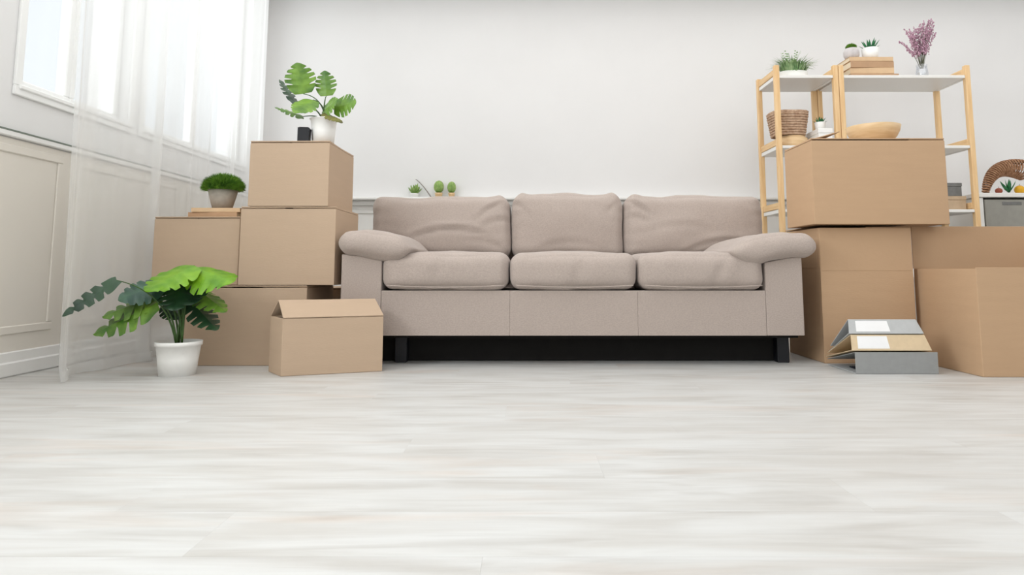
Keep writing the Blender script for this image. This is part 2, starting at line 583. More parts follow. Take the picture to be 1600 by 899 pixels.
def cardboard_box(label, loc, rotz, wd, dp, h, m='card', flaps=None, group='cardboard moving boxes', t=0.005):
    """origin at the box's base centre. flaps: dict side -> (angle in degrees from closed, length or None)"""
    flaps = flaps or {}
    full = dict(front=(0, None), back=(0, None), left=(0, None), right=(0, None))
    full.update(flaps)
    root = thing('cardboard_box', label, 'box', loc, rotz, group)
    hb = h - 2 * t - 0.0012
    bm = bmesh.new()
    # open-topped shell
    X, Y = wd / 2, dp / 2
    o = [(-X, -Y), (X, -Y), (X, Y), (-X, Y)]
    i_ = [(-X + t, -Y + t), (X - t, -Y + t), (X - t, Y - t), (-X + t, Y - t)]
    ob = [bm.verts.new((x, y, 0)) for x, y in o]
    ot = [bm.verts.new((x, y, hb)) for x, y in o]
    it = [bm.verts.new((x, y, hb)) for x, y in i_]
    ib = [bm.verts.new((x, y, t)) for x, y in i_]
    bm.faces.new(list(reversed(ob)))
    bm.faces.new(ib)
    for k in range(4):
        j = (k + 1) % 4
        bm.faces.new((ob[k], ob[j], ot[j], ot[k]))
        bm.faces.new((ot[k], ot[j], it[j], it[k]))
        bm.faces.new((it[k], it[j], ib[j], ib[k]))
    es = [e for e in bm.edges if (e.verts[0] in ob or e.verts[0] in ot) and (e.verts[1] in ob or e.verts[1] in ot)]
    bmesh.ops.bevel(bm, geom=es, offset=0.0025, segments=2, affect='EDGES', profile=0.5)
    obj('body', bm, m, root)
    spec = {'front': (0, -Y, 0, wd, dp / 2, 1), 'back': (0, Y, PI, wd, dp / 2, 1),
            'left': (-X, 0, -PI / 2, dp - 2 * t, min(dp / 2, wd / 2), 0), 'right': (X, 0, PI / 2, dp - 2 * t, min(dp / 2, wd / 2), 0)}
    for side, (ang, L) in full.items():
        if ang is None: continue
        hx, hy, rz, fw, fl, lvl = spec[side]
        L = L or fl - 0.0015
        z = hb + 0.0006 + (t if lvl and ang < 10 else 0)
        f = obj('flap', flap_bm(L, fw - 0.001, t), m, root)
        out = Vector((0, 0, 0))
        if ang > 150:      # folded down on the outside
            out = Vector((0, -0.0012, 0))
        Mx = Matrix.Translation((hx, hy, z)) @ Matrix.Rotation(rz, 4, 'Z') @ Matrix.Translation(out) @ Matrix.Rotation(math.radians(ang), 4, 'X')
        f.matrix_local = Mx
    return root


box_D = cardboard_box('bottom box of the left stack, on the floor behind the potted monstera', (-1.295, 3.11 + 0.21, 0.0005), 0, 0.558, 0.42, 0.3605)
box_C = cardboard_box('leftmost box of the left stack, under the thin books and moss ball pot', (-1.548, 3.135 + 0.2, 0.3625), 0.0, 0.40, 0.40, 0.318)
box_B = cardboard_box('middle box of the left stack next to the sofa arm, directly below the top box', (-1.115, 3.11 + 0.205, 0.3625), 0, 0.442, 0.41, 0.363)
box_A = cardboard_box('topmost box of the left stack, carrying the monstera in a white pot', (-1.118, 3.11 + 0.21, 0.727), math.radians(-0.6), 0.374, 0.42, 0.309)
box_F = cardboard_box('mostly hidden box in the dark gap behind the left stack', (-1.11, 3.76, 0.0005), 0, 0.36, 0.38, 0.338)

e_rot = math.radians(21)
ex, ey = -1.010, 2.80
ew, ed = 0.41, 0.163
SHEAR = -0.287          # the light box is pushed slightly out of square
ecx = ex + math.cos(e_rot) * ew / 2 - math.sin(e_rot) * ed / 2
ecy = ey + math.sin(e_rot) * ew / 2 + math.cos(e_rot) * ed / 2
ecx += -math.cos(e_rot) * 0.287 * ed / 2
ecy += -math.sin(e_rot) * 0.287 * ed / 2
box_E = cardboard_box('small low box on the floor before the sofa, top flaps meeting in a ridge', (ecx, ecy, 0.0005), e_rot, ew, ed, 0.244,
                      flaps={'front': (40.5, 0.106), 'back': (40.5, 0.106), 'left': (-82, 0.15), 'right': (-82, 0.15)})
for ch in box_E.children:
    ml = ch.matrix_basis.copy()
    for v in ch.data.vertices:
        q = ml @ v.co
        q.x += SHEAR * q.y
        v.co = q
    ch.matrix_basis = Matrix.Identity(4)

RG = 'cardboard moving boxes'
gx0, gx1 = 1.375, 1.812
box_G = cardboard_box('tall narrow box right of the sofa with its front flap folded down', ((gx0 + gx1) / 2, 3.175 + 0.22, 0.0005), 0, gx1 - gx0, 0.42, 0.641, 'card_dark',
                      flaps={'front': (270, 0.203), 'left': (270, 0.19)})
box_H = cardboard_box('box carrying the wooden bowl, on top of the tall box', (1.650, 3.13 + 0.165, 0.6445), 0, 0.632, 0.33, 0.408, 'card_dark',
                      flaps={'left': (16, 0.15), 'front': (0, None)})
box_J = cardboard_box('open box at the right edge with its rear flap standing up', (1.842 + 0.31, 2.786 + 0.225, 0.0005), 0, 0.62, 0.45, 0.448, 'card_dark',
                      flaps={'front': (-88, 0.2), 'back': (92, 0.203), 'left': (-88, 0.2), 'right': (100, 0.2)})


# ------------------------------------------------------------------ sofa
def cushion(w_, d_, h_, r, n=(26, 18, 10), crown=(0.0, 0.0, 0.0), wr=0.004, wf=9, seed=0, pinch=0.0, creases=(), squash=None):
    """soft rounded block centred on the origin"""
    bm = bmesh.new()
    H3 = Vector((w_ / 2, d_ / 2, h_ / 2))
    r = min(r, *(H3 * 0.98))
    verts = {}

    def V(i, j, k):
        key = (i, j, k)
        if key in verts: return verts[key]
        p = Vector((2 * i / n[0] - 1, 2 * j / n[1] - 1, 2 * k / n[2] - 1))
        # denser sampling near edges
        q = Vector([math.sin(c * PI / 2) * 0.55 + c * 0.45 for c in p])
        s = Vector((q.x * H3.x, q.y * H3.y, q.z * H3.z))
        core = Vector([max(-(H3[a] - r), min(H3[a] - r, s[a])) for a in range(3)])
        dd = s - core
        nn = dd.normalized() if dd.length > 1e-9 else Vector((0, 0, 1))
        pos = core + nn * r if dd.length > 1e-9 else s
        u, v_, w3 = q
        bx = crown[0] * (1 - v_ * v_) * (1 - w3 * w3) * u
        by = crown[1] * (1 - u * u) * (1 - w3 * w3) * v_
        bz = crown[2] * (1 - u * u) * (1 - v_ * v_) * w3
        pos += Vector((bx, by, bz))
        if pinch:
            c_ = (abs(u) ** 6) * (abs(w3) ** 6)
            pos += Vector((math.copysign(pinch, u) * c_, 0, math.copysign(pinch, w3) * c_))
            pos.y *= 1 - 0.35 * c_
        sd = Vector((seed * 7.3, seed * 3.1, seed))
        nv = noise.noise(pos * wf + sd)
        rid = -abs(noise.noise(Vector((pos.x * wf * 1.2, pos.y * wf, pos.z * wf * 0.5)) + sd * 2)) + 0.15
        pos += nn * (nv * wr + rid * wr * 0.9)
        for (cx_, cz_, ln, an, dpth, wid) in creases:      # crease on the front (-y) face
            if pos.y < 0:
                dx, dz = pos.x - cx_, pos.z - cz_
                a_ = math.cos(an) * dx + math.sin(an) * dz
                b_ = -math.sin(an) * dx + math.cos(an) * dz + 0.25 * a_ * a_ / max(ln, .01)
                f = max(0, 1 - (a_ / ln) ** 2)
                pos.y += f * (dpth * math.exp(-(b_ / wid) ** 2) - 0.45 * dpth * math.exp(-((b_ - 2 * wid) / (1.3 * wid)) ** 2))
        if squash: pos = squash(pos)
        verts[key] = bm.verts.new(pos)
        return verts[key]

    for i in range(n[0]):
        for j in range(n[1]):
            bm.faces.new((V(i, j, 0), V(i, j + 1, 0), V(i + 1, j + 1, 0), V(i + 1, j, 0)))
            bm.faces.new((V(i, j, n[2]), V(i + 1, j, n[2]), V(i + 1, j + 1, n[2]), V(i, j + 1, n[2])))
    for i in range(n[0]):
        for k in range(n[2]):
            bm.faces.new((V(i, 0, k), V(i + 1, 0, k), V(i + 1, 0, k + 1), V(i, 0, k + 1)))
            bm.faces.new((V(i, n[1], k), V(i, n[1], k + 1), V(i + 1, n[1], k + 1), V(i + 1, n[1], k)))
    for j in range(n[1]):
        for k in range(n[2]):
            bm.faces.new((V(0, j, k), V(0, j, k + 1), V(0, j + 1, k + 1), V(0, j + 1, k)))
            bm.faces.new((V(n[0], j, k), V(n[0], j + 1, k), V(n[0], j + 1, k + 1), V(n[0], j, k + 1)))
    return bm


def prism_xz(bm, pts, y0, y1, bev=0.006):
    a = [bm.verts.new((x, y0, z)) for x, z in pts]
    b = [bm.verts.new((x, y1, z)) for x, z in pts]
    bm.faces.new(a)
    bm.faces.new(list(reversed(b)))
    n = len(pts)
    for i in range(n):
        bm.faces.new((a[i], b[i], b[(i + 1) % n], a[(i + 1) % n]))
    bmesh.ops.recalc_face_normals(bm, faces=bm.faces[:])
    if bev: bmesh.ops.bevel(bm, geom=bm.edges[:], offset=bev, segments=3, affect='EDGES', profile=0.5)
    return bm


def sofa():
    ox, oy = 0.20, 3.10
    s = thing('sofa', 'long three-seat taupe fabric sofa between the stacks of boxes', 'sofa', (ox, oy, 0))
    XA, XI, XJ, XB = -0.859 - ox, -0.673 - ox, 1.082 - ox, 1.254 - ox
    s1, s2 = -0.086 - ox, 0.498 - ox
    zb = 0.135
    # arms: outer side slightly higher
    obj('arm', prism_xz(bmesh.new(), [(XA, zb), (XI - 0.001, zb), (XI - 0.001, 0.482), (XA, 0.505)], 0.0, 0.88, 0.005), 'fabric', s)
    obj('arm', prism_xz(bmesh.new(), [(XJ + 0.001, zb), (XB, zb), (XB, 0.500), (XJ + 0.001, 0.466)], 0.0, 0.88, 0.005), 'fabric', s)
    # front rail in three upholstered panels with fine seams
    for a, b in ((XI, s1), (s1, s2), (s2, XJ)):
        obj('front_panel', nbox(a + 0.0002, b - 0.0002, 0.001, 0.04, zb, 0.338, 0.0015, seg=1), 'fabric', s)
    obj('seat_platform', nbox(XI + 0.001, XJ - 0.001, 0.041, 0.80, zb + 0.02, 0.334), 'fabric', s)
    obj('back_frame', nbox(XI + 0.001, XJ - 0.001, 0.80, 0.90, zb, 0.74, 0.015, seg=2), 'fabric', s)
    # seat cushions
    for q, (a, b) in enumerate(((XI, s1), (s1, s2), (s2, XJ))):
        wd = b - a - 0.004
        bm = cushion(wd, 0.56, 0.165, 0.052, (30, 22, 12), crown=(0.0, 0.012, 0.016), wr=0.0065, wf=8, seed=q + 1,
                     creases=[(-0.05 + 0.06 * q, 0.0, 0.11, 1.15, 0.010, 0.012), (0.06 - 0.1 * q, 0.01, 0.09, 1.5, 0.008, 0.010)])
        obj('seat_cushion', bm, 'fabric', s, ((a + b) / 2, 0.255, 0.425), smooth=True)
        # piping along the lower front seam
        obj('seam', tube(bmesh.new(), [((a + 0.03) + (wd - 0.05) * t / 20, -0.031 - 0.006 * math.sin(PI * t / 20), 0.362 - 0.008 * math.sin(PI * t / 20)) for t in range(21)], 0.0025, 5), 'fabric', s, smooth=True)
    # back cushions
    def ear(hh, wd, q):
        def f(p):
            w_ = p.z / (hh / 2)
            u_ = p.x / (wd / 2)
            top = max(0, w_)
            inner = (0, 1) if q == 0 else ((-1, 1) if q == 1 else (-1, 0))
            # rounded, slightly raised ears at the inner top corners, notch between neighbours
            for sg in inner:
                if sg and u_ * sg > 0:
                    p.x -= sg * 0.012 * top ** 4 * abs(u_) ** 2
                    p.z += 0.012 * math.exp(-((abs(u_) - 0.86) / 0.12) ** 2) * top ** 2
            if q != 1:
                sg = -1 if q == 0 else 1
                if u_ * sg > 0:
                    p.x += sg * 0.010 * top ** 3 * abs(u_) ** 3
            # gathered folds running in from the side seams
            k = abs(u_) ** 5
            p.y += -0.006 * k * math.sin(p.z * 95 + q * 2 + u_ * 2) * (0.4 + 0.6 * top)
            return p
        return f
    bc = [(-0.862 - ox, -0.100 - ox, 0.828, [(0.04, -0.02, 0.26, 0.05, 0.020, 0.011), (0.27, 0.10, 0.12, 0.5, 0.012, 0.010), (0.30, 0.03, 0.10, 0.25, 0.010, 0.010), (0.26, -0.09, 0.14, -0.3, 0.008, 0.012), (-0.2, -0.09, 0.2, -0.4, 0.010, 0.016)]),
          (-0.092 - ox, 0.518 - ox, 0.846, [(-0.26, 0.10, 0.09, -0.6, 0.008, 0.010), (0.25, 0.1, 0.08, 0.6, 0.008, 0.010), (0.0, -0.1, 0.2, 0.03, 0.005, 0.014)]),
          (0.526 - ox, 1.284 - ox, 0.832, [(-0.3, 0.11, 0.12, -0.5, 0.012, 0.010), (-0.31, 0.05, 0.10, -0.25, 0.010, 0.010), (0.12, -0.09, 0.24, 0.12, 0.016, 0.012), (0.1, -0.13, 0.2, 0.06, 0.009, 0.010), (-0.1, 0.0, 0.26, 0.05, 0.005, 0.014)])]
    for q, (a, b, zt, cre) in enumerate(bc):
        wd = b - a
        hh = zt - 0.485
        bm = cushion(wd, 0.20, hh, 0.055, (46, 12, 26), crown=(0.004, 0.03, 0.008), wr=0.010, wf=6, seed=q + 5, pinch=0.0, creases=cre, squash=ear(hh, wd, q))
        obj('back_cushion', bm, 'fabric', s, ((a + b) / 2, 0.665, 0.485 + hh / 2), (math.radians(-7), 0, 0), smooth=True)

    # soft arm pads: lens-shaped in front view, rounded outside, tapering inside
    def pad(side):
        # rows: u (-1 outer .. 1 inner tip), top z, bottom z
        if side < 0:
            x_out, x_in = -0.876 - ox, -0.538 - ox
            prof = [(-1, .600, .520), (-.8, .614, .512), (-.3, .621, .500), (.2, .614, .487), (.5, .603, .482), (.75, .583, .492), (.92, .560, .512), (1, .548, .528)]
        else:
            x_out, x_in = 1.318 - ox, 0.920 - ox
            prof = [(-1, .585, .510), (-.8, .600, .503), (-.3, .609, .494), (.1, .604, .477), (.4, .590, .467), (.65, .572, .476), (.88, .545, .500), (1, .532, .514)]
        L = abs(x_out - x_in)
        xm = (x_out + x_in) / 2

        def lin(u, c_):
            for a, b in zip(prof, prof[1:]):
                if u <= b[0]: return a[c_] + (b[c_] - a[c_]) * (u - a[0]) / (b[0] - a[0])
            return prof[-1][c_]

        def sq(p):
            u = max(-1, min(1, p.x / (L / 2) * -side))
            v_ = p.z / 0.064
            t_, b_ = lin(u, 1), lin(u, 2)
            b_ -= 0.016
            p.z = (t_ + b_) / 2 + v_ * (t_ - b_) / 2
            return p
        bm = cushion(L, 0.60, 0.122, 0.058, (36, 30, 18), crown=(0.0, 0.012, 0.0), wr=0.006, wf=9, seed=20 + side,
                     squash=sq)
        return obj('arm_pad', bm, 'fabric', s, (xm, 0.248, 0), smooth=True)
    pad(-1)
    pad(1)
    # feet, and black lining and box that deepen the shade below
    for (x, yy) in ((-0.60 - ox, 0.14), (1.195 - ox, 0.14), (-0.60 - ox, 0.80), (1.195 - ox, 0.80)):
        obj('leg', nbox(x - 0.028, x + 0.028, yy - 0.028, yy + 0.028, 0, zb - 0.001, 0.003), 'black', s)
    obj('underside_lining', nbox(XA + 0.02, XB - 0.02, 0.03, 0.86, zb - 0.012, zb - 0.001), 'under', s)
    obj('dark_bed_box', nbox(XA + 0.03, XB - 0.02, 0.172, 0.765, 0.002, zb - 0.013, 0.004), 'under', s)


sofa()


# ------------------------------------------------------------------ plants
def leaf_bm(B, Tp, nrm, wr=0.42, notch=5, droop=0.12, fold=0.25, depth=0.62, curl=0.0, n=46, m=4):
    """lobed leaf between two points: notches are real gaps in the outline"""
    B, Tp = Vector(B), Vector(Tp)
    yv = Tp - B
    L = yv.length
    yv.normalize()
    nv = Vector(nrm)
    nv = (nv - yv * nv.dot(yv)).normalized()
    xv = yv.cross(nv)
    bm = bmesh.new()

    def wprof(t):
        return wr * L * (math.sin(PI * min(1, t * 0.93 + 0.07) ** 0.75) ** 0.7) * (1 if t < 1 else 0)

    def cut(t, sgn):
        if t < 0.12 or t > 0.9 or notch == 0: return 1.0
        ph = (t * (notch + 0.6) + (0.25 if sgn > 0 else 0.0)) % 1.0
        d = abs(ph - 0.5) * 2      # 0 at notch centre
        return 1 - depth * max(0.0, 1 - (d / 0.34) ** 2) if d < 0.34 else 1.0
    for sgn in (-1, 1):
        cols = []
        for i in range(n + 1):
            t = i / n
            ww = wprof(t) * cut(t, sgn)
            row = []
            for k in range(m + 1):
                a = ww * k / m
                sweep = 0.30 * a * (1 - t * 0.4)
                back = -0.10 * L * (k / m) * max(0, 0.25 - t) * 4
                yy = t * L + sweep + back * 0.6 - 0.25 * a * max(0, t - .75)
                zz = -droop * L * t * t + droop * L * t * 0.0 - fold * a - 2.2 * curl * a * a / L + 0.012 * L * math.sin(t * 30) * (k / m)
                row.append(bm.verts.new(B + yv * yy + xv * (a * sgn) + nv * zz))
            cols.append(row)
        for r0, r1 in zip(cols, cols[1:]):
            for k in range(m):
                f = (r0[k], r0[k + 1], r1[k + 1], r1[k])
                if sgn < 0: f = tuple(reversed(f))
                bm.faces.new(f)
    bmesh.ops.remove_doubles(bm, verts=bm.verts[:], dist=1e-5)
    # give the blade a real thickness
    g = bmesh.ops.solidify(bm, geom=bm.faces[:], thickness=0.0008)
    return bm


def pot_prof(r0, r1, h, rim=0.012, rimt=0.004, wall=0.005):
    return [(r0, 0), (r0 + (r1 - r0) * 0.5, h * 0.5), (r1 - 0.001, h - rim), (r1 + rimt, h - rim + 0.001), (r1 + rimt + 0.001, h), (r1 - wall, h), (r1 - wall - 0.002, h - 0.015)]


def monstera(label, loc, leaves, base_z, pot_r, pot_h, extra=None, trunk_r=0.006, pot_m='pot_matt', rim=0.018):
    p = thing('potted_monstera', label, 'plant', loc)
    L0 = Vector(loc)
    po = obj('pot', lathe(bmesh.new(), pot_prof(pot_r * 0.82, pot_r, pot_h, rim), 40), pot_m, p, smooth=False)
    for f in po.data.polygons: f.use_smooth = len(f.vertices) == 4
    obj('soil', lathe(bmesh.new(), [(pot_r * 0.86, pot_h - 0.02), (pot_r * 0.6, pot_h - 0.012), (0.002, pot_h - 0.008)], 24), 'soil', p)
    for k, (B, T, nrm, wr, mt, opts) in enumerate(leaves):
        B, T = Vector(B) - L0, Vector(T) - L0
        # petiole from the soil to the leaf base
        root = Vector((0.012 * math.cos(k * 2.1), 0.012 * math.sin(k * 2.1), pot_h - 0.012))
        mid = Vector((root.x * 1.2 + (B.x - root.x) * 0.18, root.y + (B.y - root.y) * 0.18, root.z + (B.z - root.z) * 0.75 + 0.02))
        st = obj('stem', tube(bmesh.new(), bez(root, mid, B, 12), trunk_r * 0.75, 6, trunk_r * 0.32), opts.get('stem', 'stem'), p, smooth=True)
        o2 = {a: b for a, b in opts.items() if a not in ('stem',)}
        obj('leaf', leaf_bm(B, T, nrm, wr, **o2), mt, st, smooth=False)
    return p


# floor plant
FP = [
    ((-1.425, 2.86, 0.440), (-1.225, 2.80, 0.402), (0.05, -0.45, 0.9), 0.50, 'leaf_bright', dict(droop=0.10, fold=0.18, depth=0.3, curl=0.25)),
    ((-1.420, 2.87, 0.452), (-1.540, 2.72, 0.352), (-0.25, -0.6, 0.75), 0.56, 'leaf_bright', dict(droop=0.02, fold=0.10, depth=0.3)),
    ((-1.630, 2.68, 0.392), (-1.748, 2.55, 0.262), (0.45, -0.60, 0.65), 0.15, 'leaf_dark', dict(droop=0.02, fold=0.1, depth=0.7)),
    ((-1.540, 2.86, 0.375), (-1.671, 2.76, 0.318), (0.05, -0.62, 0.75), 0.48, 'leaf_teal', dict(droop=0.05, fold=0.12, depth=0.25)),
    ((-1.540, 2.85, 0.330), (-1.733, 2.76, 0.252), (0.1, -0.35, 0.9), 0.42, 'leaf', dict(droop=0.04, fold=0.2, depth=0.7)),
    ((-1.530, 2.80, 0.300), (-1.735, 2.72, 0.178), (0.3, -0.3, 0.9), 0.36, 'leaf', dict(droop=0.0, fold=0.2, depth=0.72)),
    ((-1.470, 2.88, 0.395), (-1.440, 2.76, 0.275), (0.15, -0.85, 0.35), 0.52, 'leaf_dark', dict(droop=0.05, fold=0.15, depth=0.5)),
    ((-1.430, 2.90, 0.360), (-1.262, 2.84, 0.262), (0.3, -0.35, 0.9), 0.34, 'leaf', dict(droop=0.02, fold=0.3, depth=0.6)),
    ((-1.440, 2.90, 0.300), (-1.310, 2.87, 0.176), (0.5, -0.45, 0.6), 0.36, 'leaf_dark', dict(droop=-0.05, fold=0.2, depth=0.7)),
    ((-1.555, 2.92, 0.290), (-1.470, 2.86, 0.232), (0.0, -0.5, 0.8), 0.42, 'leaf_dark', dict(droop=0.05, fold=0.2, depth=0.4)),
    ((-1.480, 2.90, 0.405), (-1.380, 2.80, 0.300), (0.2, -0.8, 0.5), 0.50, 'leaf_dark', dict(droop=0.05, fold=0.15, depth=0.5)),
]
monstera('large-leaved monstera in a white pot standing on the floor at the left', (-1.458, 2.852, 0.0), FP, 0.117, 0.086, 0.138)

# plant on the top box
UP = [
    ((-1.104, 3.22, 1.290), (-1.132, 3.19, 1.440), (0.15, -0.95, 0.25), 0.48, 'leaf', dict(droop=0.05, fold=0.12, depth=0.5)),
    ((-1.003, 3.26, 1.290), (-1.015, 3.25, 1.418), (0.0, -0.95, 0.25), 0.42, 'leaf', dict(droop=0.04, fold=0.12, depth=0.62)),
    ((-0.952, 3.22, 1.222), (-0.836, 3.18, 1.240), (-0.1, -0.95, 0.4), 0.56, 'leaf', dict(droop=0.03, fold=0.1, depth=0.55)),
    ((-1.050, 3.20, 1.255), (-1.098, 3.09, 1.168), (0.0, -0.9, 0.45), 0.42, 'leaf', dict(droop=0.02, fold=0.1, depth=0.2)),
    ((-1.147, 3.24, 1.246), (-1.235, 3.26, 1.380), (0.8, -0.45, 0.3), 0.22, 'leaf_dark', dict(droop=0.05, fold=0.1, depth=0.6)),
    ((-1.093, 3.20, 1.172), (-1.200, 3.12, 1.205), (0.0, -0.55, 0.8), 0.30, 'leaf', dict(droop=0.05, fold=0.2, depth=0.6)),
    ((-1.010, 3.22, 1.195), (-0.925, 3.15, 1.250), (0.0, -0.85, 0.5), 0.44, 'leaf', dict(droop=0.1, fold=0.15, depth=0.5)),
    ((-0.988, 3.19, 1.185), (-0.880, 3.12, 1.130), (0.2, -0.4, 0.9), 0.26, 'leaf_olive', dict(droop=0.05, fold=0.2, depth=0.5, stem='stem_brown')),
]
Z_A = 0.727 + 0.309
monstera('small monstera with upright notched leaves in a white pot on the top box', (-0.998, 3.215, Z_A), UP, 0, 0.062, 0.125, trunk_r=0.006, pot_m='pot', rim=0.004)
bp = thing('small_black_pot', 'small dark pot beside the white monstera pot on the top box', 'pot', (-1.077, 3.175, Z_A), math.radians(8))
bm = bmesh.new()
bm = nbox(-0.027, 0.027, -0.027, 0.027, 0, 0.072, 0.002, seg=2)
obj('body', bm, 'black', bp)
obj('soil', nbox(-0.021, 0.021, -0.021, 0.021, 0.0722, 0.075, 0.001), 'soil', bp)


def blades_bm(n, r, h, spread, seed, wdt=0.003, z0=0.0, min_r=0.0, arch=0.4):
    rnd = random.Random(seed)
    bm = bmesh.new()
    for i in range(n):
        a = rnd.random() * 2 * PI
        q = r * math.sqrt(rnd.random())
        bx, by = q * math.cos(a), q * math.sin(a)
        hh = h * (0.6 + 0.4 * rnd.random())
        out = spread * (q / r * 0.8 + rnd.random() * 0.4)
        d = Vector((math.cos(a), math.sin(a), 0))
        sd = Vector((-math.sin(a), math.cos(a), 0))
        p0 = Vector((bx, by, z0))
        p1 = p0 + d * out * 0.35 + Vector((0, 0, hh * 0.65))
        p2 = p0 + d * out + Vector((0, 0, hh * (1 - arch * rnd.random())))
        v = [bm.verts.new(p0 + sd * wdt), bm.verts.new(p0 - sd * wdt), bm.verts.new(p1 - sd * wdt), bm.verts.new(p1 + sd * wdt), bm.verts.new(p2)]
        bm.faces.new((v[0], v[1], v[2], v[3]))
        bm.faces.new((v[3], v[2], v[4]))
    return bm


def dome_blades(n, R, zc, squash, seed, ln=0.014, wdt=0.0022, lo=-0.25):
    rnd = random.Random(seed)
    bm = bmesh.new()
    lathe(bm, [(R * 0.82 * math.cos(a), zc + R * 0.82 * squash * math.sin(a)) for a in [lo + (1.5 - lo) * i / 8 for i in range(9)]], 20)
    for i in range(n):
        z = rnd.uniform(math.sin(lo), 1)
        a = rnd.random() * 2 * PI
        rr = math.sqrt(max(0, 1 - z * z))
        d = Vector((rr * math.cos(a), rr * math.sin(a), z))
        p = Vector((d.x * R * 0.8, d.y * R * 0.8, zc + d.z * R * 0.8 * squash))
        dj = (d + Vector((rnd.uniform(-.5, .5), rnd.uniform(-.5, .5), rnd.uniform(-.2, .6)))).normalized()
        sd = dj.cross(Vector((rnd.random(), rnd.random(), rnd.random()))).normalized() * wdt
        q = p + dj * (R * 0.2 + ln * rnd.random())
        v = [bm.verts.new(p - sd), bm.verts.new(p + sd), bm.verts.new(q)]
        bm.faces.new(v)
    return bm


# books and moss-ball pot on the mid-left box
Z_C = 0.3625 + 0.318


def book(name, label, loc, rotz, wd, dp, h, cover, group=None, cat='book'):
    b = thing(name, label, cat, loc, rotz, group)
    t = 0.0025
    bm = bmesh.new()
    box(bm, -wd / 2, wd / 2, -dp / 2, dp / 2, 0, t, 0.0006)
    box(bm, -wd / 2, wd / 2, -dp / 2, dp / 2, h - t, h, 0.0006)
    box(bm, -wd / 2, wd / 2, -dp / 2, -dp / 2 + t, t, h - t, 0.0004)
    obj('cover', bm, cover, b)
    obj('page_block', nbox(-wd / 2 + 0.004, wd / 2 - 0.004, -dp / 2 + t + 0.0005, dp / 2 - 0.005, t, h - t), 'pages', b)
    return b


book('thin_book', 'lower of two thin tan books under the moss ball pot', (-1.488, 3.255, Z_C + 0.0005), math.radians(-2), 0.235, 0.19, 0.022, 'book_brown', 'thin books under the moss ball pot')
book('thin_book', 'upper of two thin tan books under the moss ball pot', (-1.482, 3.250, Z_C + 0.023), math.radians(3), 0.225, 0.18, 0.020, 'book_tan', 'thin books under the moss ball pot')
mp_ = thing('moss_ball_plant', 'round clipped green plant in a tapered stone-grey pot on the thin books', 'plant', (-1.485, 3.245, Z_C + 0.0435))
po = obj('pot', lathe(bmesh.new(), [(0.044, 0), (0.058, 0.05), (0.068, 0.092), (0.064, 0.092), (0.060, 0.08)], 32), 'concrete', mp_, smooth=True)
obj('foliage', dome_blades(3800, 0.098, 0.105, 0.62, 4, 0.012, 0.0022), 'moss', mp_, kind='stuff')


# ------------------------------------------------------------------ shelf units
def shelf_unit(label, x0, x1, levels, ztop, y0=4.50, y1=4.88):
    s = thing('shelf_unit', label, 'shelf', ((x0 + x1) / 2, y0, 0), 0, 'pine and white shelf units')
    cx = (x0 + x1) / 2
    hw = (x1 - x0) / 2
    pw = 0.034
    d = y1 - y0
    for sx in (-1, 1):
        for yy in (0, d - 0.034):
            xa = sx * hw
            obj('post', nbox(min(xa, xa - sx * pw), max(xa, xa - sx * pw), yy, yy + 0.034, 0, ztop, 0.003), 'wood', s)
    for z in levels:
        obj('shelf_board', nbox(-hw + pw + 0.001, hw - pw - 0.001, 0.004, d - 0.004, z - 0.02, z, 0.002), 'shelf', s)
        for sx in (-1, 1):
            xa = sx * hw
            xi = xa - sx * pw
            obj('side_rail', nbox(min(xa - sx * 0.006, xi), max(xa - sx * 0.006, xi), 0.0345, d - 0.0345, z + 0.006, z + 0.05, 0.003), 'wood_h', s)
            obj('shelf_support', nbox(min(xa - sx * 0.010, xi), max(xa - sx * 0.010, xi), 0.0345, d - 0.0345, z - 0.022, z + 0.004, 0.002), 'shelf', s)
    return s


LV = (0.40, 0.835, 1.272, 1.762)
shelf_unit('narrow pine shelf unit with white boards, left of the wide one', 1.690, 2.128, LV, 1.832)
shelf_unit('wide pine shelf unit with white boards behind the right box stack', 2.132, 3.036, LV, 1.832)

TOP = 1.7625
# grass planter on narrow unit
p = thing('grass_planter', 'low white oval planter with wispy green grass on top of the narrow shelf unit', 'plant', (1.885, 4.66, TOP))
bm = lathe(bmesh.new(), [(0.075, 0), (0.083, 0.03), (0.086, 0.066), (0.080, 0.066), (0.078, 0.055)], 32, mx=Matrix.Diagonal((1.15, 0.7, 1, 1)))
obj('pot', bm, 'pot_matt', p, smooth=True)
bm = blades_bm(420, 0.080, 0.13, 0.115, 8, 0.0030, 0.05, arch=0.6)
for v in bm.verts: v.co.y *= 0.7
obj('foliage', bm, 'grass', p, kind='stuff')
rnd = random.Random(3)
for k in range(7):
    a = rnd.uniform(0, 2 * PI)
    bm = tube(bmesh.new(), bez((0.02 * math.cos(a) - 0.02, 0.02 * math.sin(a), 0.05), (0.03 * math.cos(a) - 0.03, 0.02 * math.sin(a), 0.13), (0.08 * math.cos(a) - 0.02, 0.04 * math.sin(a), 0.20 + 0.03 * rnd.random()), 8), 0.0016, 5, 0.0006)
    for j in range(6):
        zz = 0.12 + 0.018 * j
        box(bm, 0.045 * math.cos(a) * zz * 6 - 0.026, 0.045 * math.cos(a) * zz * 6 - 0.018, 0.03 * math.sin(a) * zz * 6, 0.03 * math.sin(a) * zz * 6 + 0.006, zz, zz + 0.006)
    obj('tall_sprig', bm, 'grass', p)

